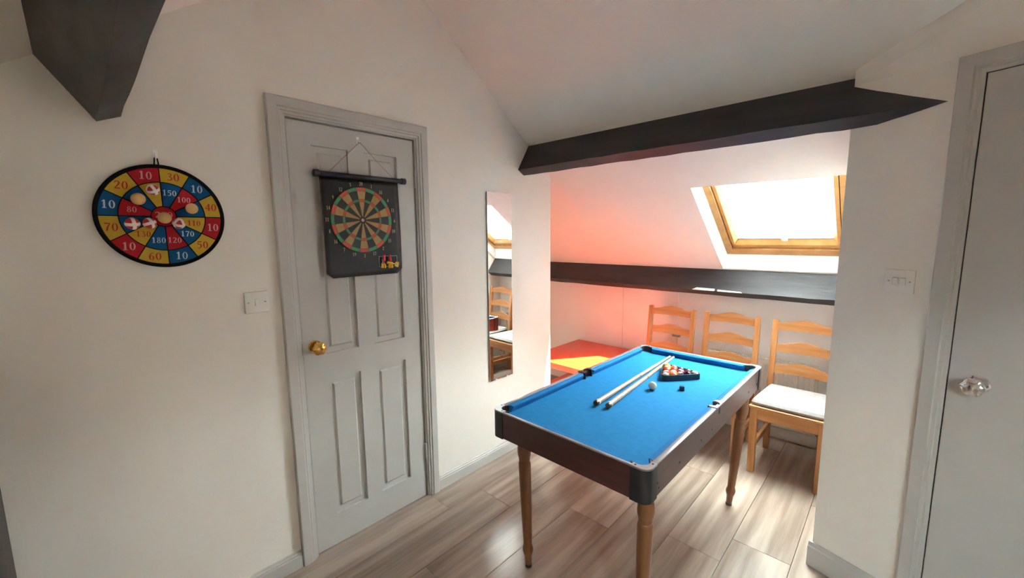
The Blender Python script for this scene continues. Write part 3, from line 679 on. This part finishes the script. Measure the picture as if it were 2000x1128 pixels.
# ---- pine ladder-back chairs
def make_chair():
    c = empty('ladder_back_chair')
    for s_ in (-1, 1):
        x = s_ * 0.169
        # back post: straight to the seat, then raked
        h_ = 0.0165
        for_p = [((x - h_, 0.185), (x + h_, 0.225), 0.0), ((x - h_, 0.183), (x + h_, 0.226), 0.43), ((x - h_, 0.232), (x + h_, 0.262), 0.905)]
        vs_ = []; fs_ = []
        for (a, b_, z) in for_p: vs_ += [(a[0], a[1], z), (b_[0], a[1], z), (b_[0], b_[1], z), (a[0], b_[1], z)]
        for i in range(2):
            for k in range(4): fs_.append((i * 4 + k, i * 4 + (k + 1) % 4, i * 4 + 4 + (k + 1) % 4, i * 4 + 4 + k))
        fs_ += [(3, 2, 1, 0), (8, 9, 10, 11)]
        MB().add(vs_, fs_).build('back_post', PINE, c, bevel=0.003, smooth=True)
        xf = s_ * 0.172
        MB().box((xf - 0.019, -0.205, 0), (xf + 0.019, -0.165, 0.425)).build('leg', PINE, c, bevel=0.003, smooth=True)
        MB().hexa([(xf - 0.009, -0.168, 0.15), (xf + 0.009, -0.168, 0.15), (x + 0.009, 0.188, 0.15), (x - 0.009, 0.188, 0.15)],
                  [(xf - 0.009, -0.168, 0.185), (xf + 0.009, -0.168, 0.185), (x + 0.009, 0.188, 0.185), (x - 0.009, 0.188, 0.185)]).build('stretcher', PINE, c, bevel=0.002)
        MB().hexa([(xf - 0.009, -0.168, 0.355), (xf + 0.009, -0.168, 0.355), (x + 0.009, 0.188, 0.355), (x - 0.009, 0.188, 0.355)],
                  [(xf - 0.009, -0.168, 0.425), (xf + 0.009, -0.168, 0.425), (x + 0.009, 0.188, 0.425), (x - 0.009, 0.188, 0.425)]).build('seat_rail', PINE, c, bevel=0.002)
    MB().box((-0.155, -0.200, 0.352), (0.155, -0.180, 0.425)).build('seat_rail', PINEX, c, bevel=0.002)
    MB().box((-0.155, 0.190, 0.355), (0.155, 0.210, 0.425)).build('seat_rail', PINEX, c, bevel=0.002)
    MB().hexa([(-0.198, -0.220, 0.425), (0.198, -0.220, 0.425), (0.150, 0.205, 0.425), (-0.150, 0.205, 0.425)],
              [(-0.198, -0.220, 0.440), (0.198, -0.220, 0.440), (0.150, 0.205, 0.440), (-0.150, 0.205, 0.440)]).build('seat', PINEX, c, bevel=0.003)
    # three arched slats, bowed back a little
    for (z0, hh) in ((0.838, 0.050), (0.690, 0.052), (0.545, 0.055)):
        b = MB(); n = 16; vs_ = []; fs_ = []
        for i in range(n + 1):
            u = i / n * 2 - 1; x = u * 0.156
            z_lo = z0 + 0.004 * (1 - u * u); z_hi = z0 + hh + 0.026 * (0.5 + 0.5 * math.cos(math.pi * u)) ** 1.2
            for z in (z_lo, z_hi):
                yb = 0.204 + (z - 0.43) * 0.0895 + 0.010 * (1 - u * u)
                vs_ += [(x, yb - 0.007, z), (x, yb + 0.007, z)]
        for i in range(n):
            q = i * 4; w = q + 4
            fs_ += [(q, w, w + 2, q + 2), (q + 1, q + 3, w + 3, w + 1), (q, q + 1, w + 1, w), (q + 2, w + 2, w + 3, q + 3)]
        fs_ += [(0, 2, 3, 1), (n * 4, n * 4 + 1, n * 4 + 3, n * 4 + 2)]
        b.add(vs_, fs_).build('slat', PINEX, c, smooth=True)
    return c
ch = make_chair()
cl = ['pine ladder-back chair nearest the orange table, behind the end of the pool table', 'pine ladder-back chair in the middle of the three by the radiator', 'pine ladder-back chair with a pale grey cushion, beside the partition']
for i, (x, y, a) in enumerate(((0.588, 2.335, 0.0), (1.028, 2.335, 0.0), (1.474, 2.325, 0.0))):
    o = ch if i == 0 else copy_tree(ch)
    o.location = (x, y, 0); o.rotation_euler = (0, 0, a); tag(o, cl[i], 'chair', 'pine chairs along the radiator')
# tufted cushion
cu = empty('seat_cushion', (1.474, 2.315, 0.440), 0, 'pale grey tufted cushion on the chair beside the partition', 'cushion')
n = 34; b = MB(); vs_ = []; fs_ = []
tufts = [(-0.085, -0.075), (0.0, -0.02), (0.085, -0.075), (-0.085, 0.08), (0.085, 0.08)]
def cush(u, v, top):
    hw = 0.196 - 0.028 * (v * 0.5 + 0.5)
    # rounded-square outline
    e = 0.10
    x = u * hw; y = v * 0.198
    m_ = max(abs(u), abs(v)); edge = max(0.0, (m_ - 0.86) / 0.14)
    cut = 1 - 0.05 * (abs(u * v) ** 6)
    x *= cut; y *= cut
    z = 0.019 + (0.019 if top else -0.019) * math.sqrt(max(0.0, 1 - edge ** 2.4))
    if top:
        for (tx, ty) in tufts: z -= 0.010 * math.exp(-((x - tx) ** 2 + (y - ty) ** 2) / 0.00035)
    return (x, y, z)
for top in (1, 0):
    for j in range(n + 1):
        for i in range(n + 1): vs_.append(cush(i / n * 2 - 1, j / n * 2 - 1, top))
N1 = (n + 1) ** 2
for j in range(n):
    for i in range(n):
        q = j * (n + 1) + i; fs_.append((q, q + 1, q + n + 2, q + n + 1)); fs_.append((N1 + q, N1 + q + n + 1, N1 + q + n + 2, N1 + q + 1))
b.add(vs_, fs_)
o = b.build('pad', CUSHG, cu, smooth=True)
for (tx, ty) in tufts: ico(0.006, 2, T(tx, ty, 0.0285) @ Matrix.Diagonal((1, 1, 0.4, 1))).build('tuft', CUSHG, cu, smooth=True)
tie_ = MB().tube([(0.150, 0.175, 0.02), (0.160, 0.195, 0.03), (0.168, 0.20, 0.024)], 0.004, 8).build('tie', CUSHG, cu, smooth=True)

cu2 = copy_tree(cu); cu2.location = (1.028, 2.325, 0.440); tag(cu2, 'pale grey tufted cushion on the middle chair, seen in the mirror', 'cushion')
for c_ in (cu, cu2): c_['group'] = 'seat cushions'

# ---- pool table
TW, TL, TH, TB = 0.689, 1.357, 0.7756, 0.663
CZ = 0.742
pt = empty('pool_table', (0.6958, 0.4762, 0), math.radians(-0.308), 'small pool table with blue cloth, dark apron and turned wooden legs', 'pool table')
# side boards
at = 0.016
box('side_board', (0.03, 0.004, TB), (TW - 0.03, 0.004 + at, TH - 0.004), APRON, pt)
box('side_board', (0.03, TL - 0.004 - at, TB), (TW - 0.03, TL - 0.004, TH - 0.004), APRON, pt)
box('side_board', (0.004, 0.03, TB), (0.004 + at, TL - 0.03, TH - 0.004), APRON, pt)
box('side_board', (TW - 0.004 - at, 0.03, TB), (TW - 0.004, TL - 0.03, TH - 0.004), APRON, pt)
# bed
box('bed', (0.018, 0.018, CZ - 0.02), (TW - 0.018, TL - 0.018, CZ - 0.0015), APRON, pt)
box('bed_cloth', (0.020, 0.020, CZ - 0.0015), (TW - 0.020, TL - 0.020, CZ), CLOTH, pt)
# rail trims on top of the side boards
rw = 0.019
def trim(name, lo, hi): box(name, lo, hi, SILVER, pt, bevel=0.002)
trim('rail_trim', (0.05, 0.003, TH - 0.006), (TW - 0.05, 0.003 + 0.012, TH)); trim('rail_trim', (0.05, TL - 0.003 - rw, TH - 0.006), (TW - 0.05, TL - 0.003, TH))
MIDY = TL * 0.5 - 0.012
for x0 in (0.003, TW - 0.003 - rw):
    trim('rail_trim', (x0, 0.05, TH - 0.006), (x0 + rw, MIDY - 0.044, TH)); trim('rail_trim', (x0, MIDY + 0.044, TH - 0.006), (x0 + rw, TL - 0.05, TH))
# cushions: wedge section, cut back at the pockets
def cushion(p0, p1, nrm):
    # p0,p1 on the board's inner face; nrm inwards
    p0, p1, nr = Vector((*p0, 0)), Vector((*p1, 0)), Vector((*nrm, 0)); d = (p1 - p0).normalized()
    sec = [(0.0, CZ), (0.0, TH - 0.002), (0.014, TH - 0.003), (0.022, TH - 0.007), (0.022, TH - 0.013), (0.012, CZ)]
    A_ = [p0 + d * c * 0.6 + nr * c + Vector((0, 0, z)) for c, z in sec]; B_ = [p1 - d * c * 0.6 + nr * c + Vector((0, 0, z)) for c, z in sec]
    MB().hexa(A_, B_).build('cushion', CUSH, pt, smooth=False)
ins = 0.0205; pk = 0.074
cushion((pk, ins - 0.006), (TW - pk, ins - 0.006), (0, 1)); cushion((TW - pk, TL - ins), (pk, TL - ins), (0, -1))
cushion((ins, MIDY - 0.037), (ins, pk), (1, 0)); cushion((ins, TL - pk), (ins, MIDY + 0.037), (1, 0))
cushion((TW - ins, pk), (TW - ins, MIDY - 0.037), (-1, 0)); cushion((TW - ins, MIDY + 0.037), (TW - ins, TL - pk), (-1, 0))
# corner castings
def arc(cx, cy, r, a0, a1, n=8): return [(cx + r * math.cos(a0 + (a1 - a0) * k / n), cy + r * math.sin(a0 + (a1 - a0) * k / n)) for k in range(n + 1)]
def corner(M):
    # outer corner at local origin, table towards +x +y
    r = 0.030; wv = 0.062
    outl = [(wv, 0.0)] + [(0.0, 0.0)] * 0 + list(reversed(arc(r, r, r, math.pi, 1.5 * math.pi))) + [(0.0, wv)]
    inn = [(0.006, wv)] + arc(r + 0.004, r + 0.004, r - 0.002, math.pi, 1.5 * math.pi) + [(wv, 0.006)]
    c = MB().prism(outl + inn, TB - 0.002, TH - 0.004, 2, M).build('corner_casting', BLACKP, pt, smooth=True)
    rim_o = list(outl); rim_i = [(0.023, wv)] + arc(0.050, 0.050, 0.030, math.pi, 1.5 * math.pi) + [(wv, 0.023)]
    MB().prism(rim_o + rim_i, TH - 0.005, TH + 0.002, 2, M).build('corner_plate', SILVER, pt, bevel=0.001, segs=1)
    for p in ((0.050, 0.011), (0.011, 0.050)): MB().lathe([(0.0035, 0), (0.0035, 0.0012), (0.001, 0.0016)], 10, M @ T(p[0], p[1], TH + 0.002)).build('screw', BLACKP, pt)
    # pocket lining behind the plate
    a_ = arc(0.050, 0.050, 0.0285, math.pi * 0.72, math.pi * 1.78, 14); b_ = arc(0.050, 0.050, 0.0335, math.pi * 1.78, math.pi * 0.72, 14)
    MB().prism(a_ + b_, CZ - 0.0005, TH - 0.001, 2, M).build('pocket_liner', POCK, pt, smooth=True)
for (cx, cy, rz) in ((0, 0, 0), (TW, 0, math.pi / 2), (TW, TL, math.pi), (0, TL, 1.5 * math.pi)): corner(T(cx, cy, 0) @ R(rz, 'Z'))
# middle pockets
def midpocket(M, pm):
    a_ = arc(0.034, 0, 0.0285, math.pi * 0.42, math.pi * 1.58, 14); b_ = arc(0.034, 0, 0.0335, math.pi * 1.58, math.pi * 0.42, 14)
    MB().prism(a_ + b_, CZ - 0.0005, TH - 0.001, 2, M).build('pocket_liner', POCK, pt, smooth=True)
    q = [(0.001, -0.044), (0.030, -0.043), (0.036, -0.034)] + arc(0.034, 0, 0.0285, math.pi * 1.5, math.pi * 0.5, 14) + [(0.036, 0.034), (0.030, 0.043), (0.001, 0.044)]
    MB().prism(q, TH - 0.004, TH + 0.003, 2, M).build('pocket_plate', pm, pt, bevel=0.0008, segs=1)
midpocket(T(0, MIDY, 0), POCK); midpocket(T(TW, MIDY, 0) @ R(math.pi, 'Z'), SILVER)
# bolts on the long side
for (yy, zz) in ((0.075, 0.705), (0.085, 0.685), (0.25, 0.70), (0.46, 0.70), (0.58, 0.70), (1.12, 0.70), (1.27, 0.70)):
    MB().lathe([(0.0045, 0), (0.0045, 0.0012), (0.0015, 0.002)], 10, T(TW - 0.004, yy, zz) @ R(math.pi / 2, 'Y')).build('bolt', BLACKP, pt)
# turned legs
lprof = [(0.024, 0.690), (0.024, 0.640), (0.0265, 0.632), (0.0265, 0.610), (0.023, 0.604), (0.0265, 0.598), (0.0265, 0.590), (0.0235, 0.584), (0.0265, 0.578), (0.0295, 0.562), (0.0302, 0.546), (0.0290, 0.530), (0.0245, 0.519), (0.0258, 0.514), (0.0245, 0.508), (0.0228, 0.503), (0.0262, 0.498), (0.0275, 0.488),
         (0.0268, 0.42), (0.0240, 0.28), (0.0205, 0.15), (0.0185, 0.108), (0.0200, 0.103), (0.0238, 0.090), (0.0242, 0.080), (0.0205, 0.064), (0.0170, 0.056), (0.0155, 0.030), (0.0142, 0.012)]
# the legs stand slightly out of true
for (lx, ly, tx, ty) in ((0.070, 0.148, -0.025, -0.004), (0.612, 0.140, 0.010, 0.0), (0.600, 1.222, 0.040, 0.020), (0.085, 1.215, -0.035, 0.020)):
    SH = Matrix(((1, 0, tx / 0.69, lx), (0, 1, ty / 0.69, ly), (0, 0, 1, 0), (0, 0, 0, 1)))
    lg = MB().lathe(list(reversed([(r, z) for r, z in lprof])), 24, SH).build('leg', LEGW, pt, smooth=True)
    MB().lathe([(0.0155, 0.0), (0.0155, 0.012), (0.013, 0.0125)], 20, T(lx, ly, 0)).build('foot_cap', BLACKP, lg, smooth=True)
    box('leg_block', (max(lx + tx - 0.032, 0.021), ly + ty - 0.032, 0.69), (min(lx + tx + 0.032, TW - 0.021), ly + ty + 0.032, CZ - 0.021), APRON, pt)
for (lx, ly) in ((0.648, 0.030), (0.040, 0.030)):
    MB().tube([(lx - 0.03, ly + 0.004, TB - 0.003), (lx - 0.012, ly + 0.004, TB - 0.009), (lx + 0.006, ly + 0.004, TB - 0.003)], 0.004, 8).build('levelling_screw', STEEL, pt, smooth=True)

# ---- things lying on the cloth (world coordinates)
def cue(butt, tip, label):
    b0 = Vector((*butt, CZ + 0.0125)); t0 = Vector((*tip, CZ + 0.0065)); d = t0 - b0; L = d.length
    o = empty('pool_cue', b0, 0, label, 'pool cue', 'pool cues on the blue cloth'); o.rotation_euler = d.to_track_quat('Z', 'Y').to_euler()
    MB().lathe([(0.0110, 0.0), (0.0122, 0.003), (0.0122, 0.016), (0.0118, 0.018)], 18).build('bumper', BUTT, o, smooth=True)
    MB().lathe([(0.0118, 0.0175), (0.0120, 0.018), (0.0120, 0.026), (0.0118, 0.0265)], 18).build('butt_ring', PLASTIC, o, smooth=True)
    MB().lathe([(0.0117, 0.026), (0.0114, 0.10), (0.0106, 0.28), (0.0098, L * 0.50)], 18).build('butt', MAPLE, o, smooth=True)
    MB().lathe([(0.0100, L * 0.50), (0.0100, L * 0.508)], 18).build('joint_collar', BLACKP, o, smooth=True)
    MB().lathe([(0.0097, L * 0.508), (0.0085, L * 0.75), (0.0060, L - 0.02)], 18).build('shaft', MAPLE, o, smooth=True)
    MB().lathe([(0.0060, L - 0.02), (0.0060, L - 0.006), (0.0056, L), (0.003, L + 0.001)], 14).build('ferrule', PLASTIC, o, smooth=True)
cue((0.962, 0.852), (0.912, 1.772), 'pale wooden pool cue nearer the gable wall')
cue((1.015, 0.864), (0.934, 1.775), 'pale wooden pool cue nearer the triangle of balls')

BRD = 0.0195
RC = Vector((1.068, 1.470)); RA = [math.radians(a) for a in (-100, 20, 140)]
rk = empty('ball_rack', (RC.x, RC.y, CZ), 0, 'black plastic triangle holding the pool balls', 'ball rack')
def tri(rad): return [Vector((rad * math.cos(a), rad * math.sin(a))) for a in RA]
rin = 5.7320508 * BRD * 2 * 0.5 / math.cos(math.pi / 6) / 1.0 * 1.0
rin = (8 * BRD + 2 * BRD * math.sqrt(3)) / math.sqrt(3) * 1.012      # circumradius of the inside triangle
def rounded(P, r, n=5):
    out = []
    for i in range(3):
        p, a, c = P[i], P[i - 1], P[(i + 1) % 3]
        d1_, d2_ = (a - p).normalized(), (c - p).normalized()
        ctr = p + (d1_ + d2_).normalized() * (r / math.sin(math.pi / 6))
        s0 = p + d1_ * (r / math.tan(math.pi / 6)); s1 = p + d2_ * (r / math.tan(math.pi / 6))
        a0 = math.atan2(s0.y - ctr.y, s0.x - ctr.x); a1 = math.atan2(s1.y - ctr.y, s1.x - ctr.x)
        da = (a1 - a0 + math.pi) % (2 * math.pi) - math.pi
        out += [ctr + Vector((r * math.cos(a0 + da * k / n), r * math.sin(a0 + da * k / n))) for k in range(n + 1)]
    return out
Po, Pi = rounded(tri(rin + 0.011), BRD + 0.005), rounded(tri(rin), BRD * 0.99)
b = MB(); nn_ = len(Po); vs_ = []
for z in (0.0, 0.030):
    vs_ += [(p.x, p.y, z) for p in Po] + [(p.x, p.y, z) for p in Pi]
fs_ = []
for k in range(nn_):
    k2 = (k + 1) % nn_; o1, i1, o2, i2 = 0, nn_, 2 * nn_, 3 * nn_
    fs_ += [(o1 + k, o1 + k2, o2 + k2, o2 + k), (i1 + k2, i1 + k, i2 + k, i2 + k2), (o2 + k, o2 + k2, i2 + k2, i2 + k), (i1 + k, i1 + k2, o1 + k2, o1 + k)]
b.add(vs_, fs_); b.build('frame', BLACKP, rk, smooth=True)
PC = {'yellow': (0.72, 0.40, 0.05), 'blue': (0.02, 0.05, 0.22), 'red': (0.50, 0.035, 0.025), 'purple': (0.09, 0.03, 0.13), 'orange': (0.75, 0.22, 0.07), 'green': (0.02, 0.12, 0.06), 'maroon': (0.20, 0.025, 0.025), 'black': (0.012, 0.012, 0.014)}
PM = {k: mat(k + ' ball resin', v, 0.12, c2=tuple(min(1, c * 1.05) for c in v)) for k, v in PC.items()}
V = tri(rin)
# inset corner positions for ball centres; rows start at corner V[1] (near the chalk) towards the side V[0]-V[2]
cs = [p - p.normalized() * (2 * BRD) for p in V]
ap, e0, e1 = cs[1], cs[0], cs[2]
rows_ = [[('blue', 1)], [('black', 0), ('maroon', 0)], [('purple', 1), ('maroon', 1), ('purple', 0)], [('orange', 0), ('orange', 1), ('red', 0), ('orange', 0)], [('ivory', 0), ('red', 1), ('red', 0), ('yellow', 1), ('yellow', 0)]]
rows_[4][0] = ('green', 1)
desc = {0: 'solid', 1: 'striped'}
ordw = ['first', 'second', 'third', 'fourth', 'fifth']
for r_, rowl in enumerate(rows_):
    for k, (c, st) in enumerate(rowl):
        u = r_ / 4.0; v_ = k / r_ if r_ else 0.0
        p = ap + ((e0 - ap) * (1 - v_) + (e1 - ap) * v_) * u
        cname = {'maroon': 'maroon'}.get(c, c)
        lab = f'{desc[st]} {cname} pool ball, {ordw[k]} from the near side, rack row of {["one","two","three","four","five"][r_]}'
        if r_ == 0: lab = f'{desc[st]} {cname} pool ball alone at the chalk end of the rack'
        z = CZ + BRD
        rot = (random.uniform(-.5, .5), random.uniform(-.5, .5), random.uniform(0, 3))
        if st: ball_thing('pool_ball', (RC.x + p.x, RC.y + p.y, z), BRD, IVORY, lab, 'ball', 'pool balls in the triangle', None, rot)
        else: ball_thing('pool_ball', (RC.x + p.x, RC.y + p.y, z), BRD, PM[c], lab, 'ball', 'pool balls in the triangle', None, rot)
        if st:
            o = [x for x in bpy.data.objects if x.name.startswith('pool_ball') and x.parent is None][-1]
            last = max((x for x in COL.objects if x.name.startswith('pool_ball') and x.parent is None), key=lambda q: q.name)
            w = BRD * 0.55; sg = 28; vs_ = []; fs_ = []
            zs = [-w, -w / 2, 0, w / 2, w]
            for zz in zs:
                rr = math.sqrt(BRD ** 2 - zz ** 2) * 1.006 + 0.0001
                for q in range(sg): a = 2 * math.pi * q / sg; vs_.append((rr * math.cos(a), rr * math.sin(a), zz))
            for i in range(4):
                for q in range(sg): q2 = (q + 1) % sg; fs_.append((i * sg + q, i * sg + q2, (i + 1) * sg + q2, (i + 1) * sg + q))
            MB().add(vs_, fs_).build('stripe', PM[c], last, smooth=True)
ico(BRD, 4).build('cue_ball', IVORY, None, smooth=True, loc=(1.062, 1.203, CZ + BRD))
tag(bpy.data.objects['cue_ball'], 'white cue ball alone on the blue cloth beside the cues', 'ball')
ckx = empty('chalk_cube', (1.170, 1.290, CZ), 0.35, 'small dark blue cube of cue chalk on the cloth', 'chalk')
MB().box((-0.0115, -0.0115, 0), (0.0115, 0.0115, 0.021)).build('paper_wrap', CHALKB, ckx, bevel=0.001)
MB().lathe([(0.0095, 0.021), (0.009, 0.0225), (0.004, 0.0218)], 14).build('chalk_face', CHALKB, ckx)
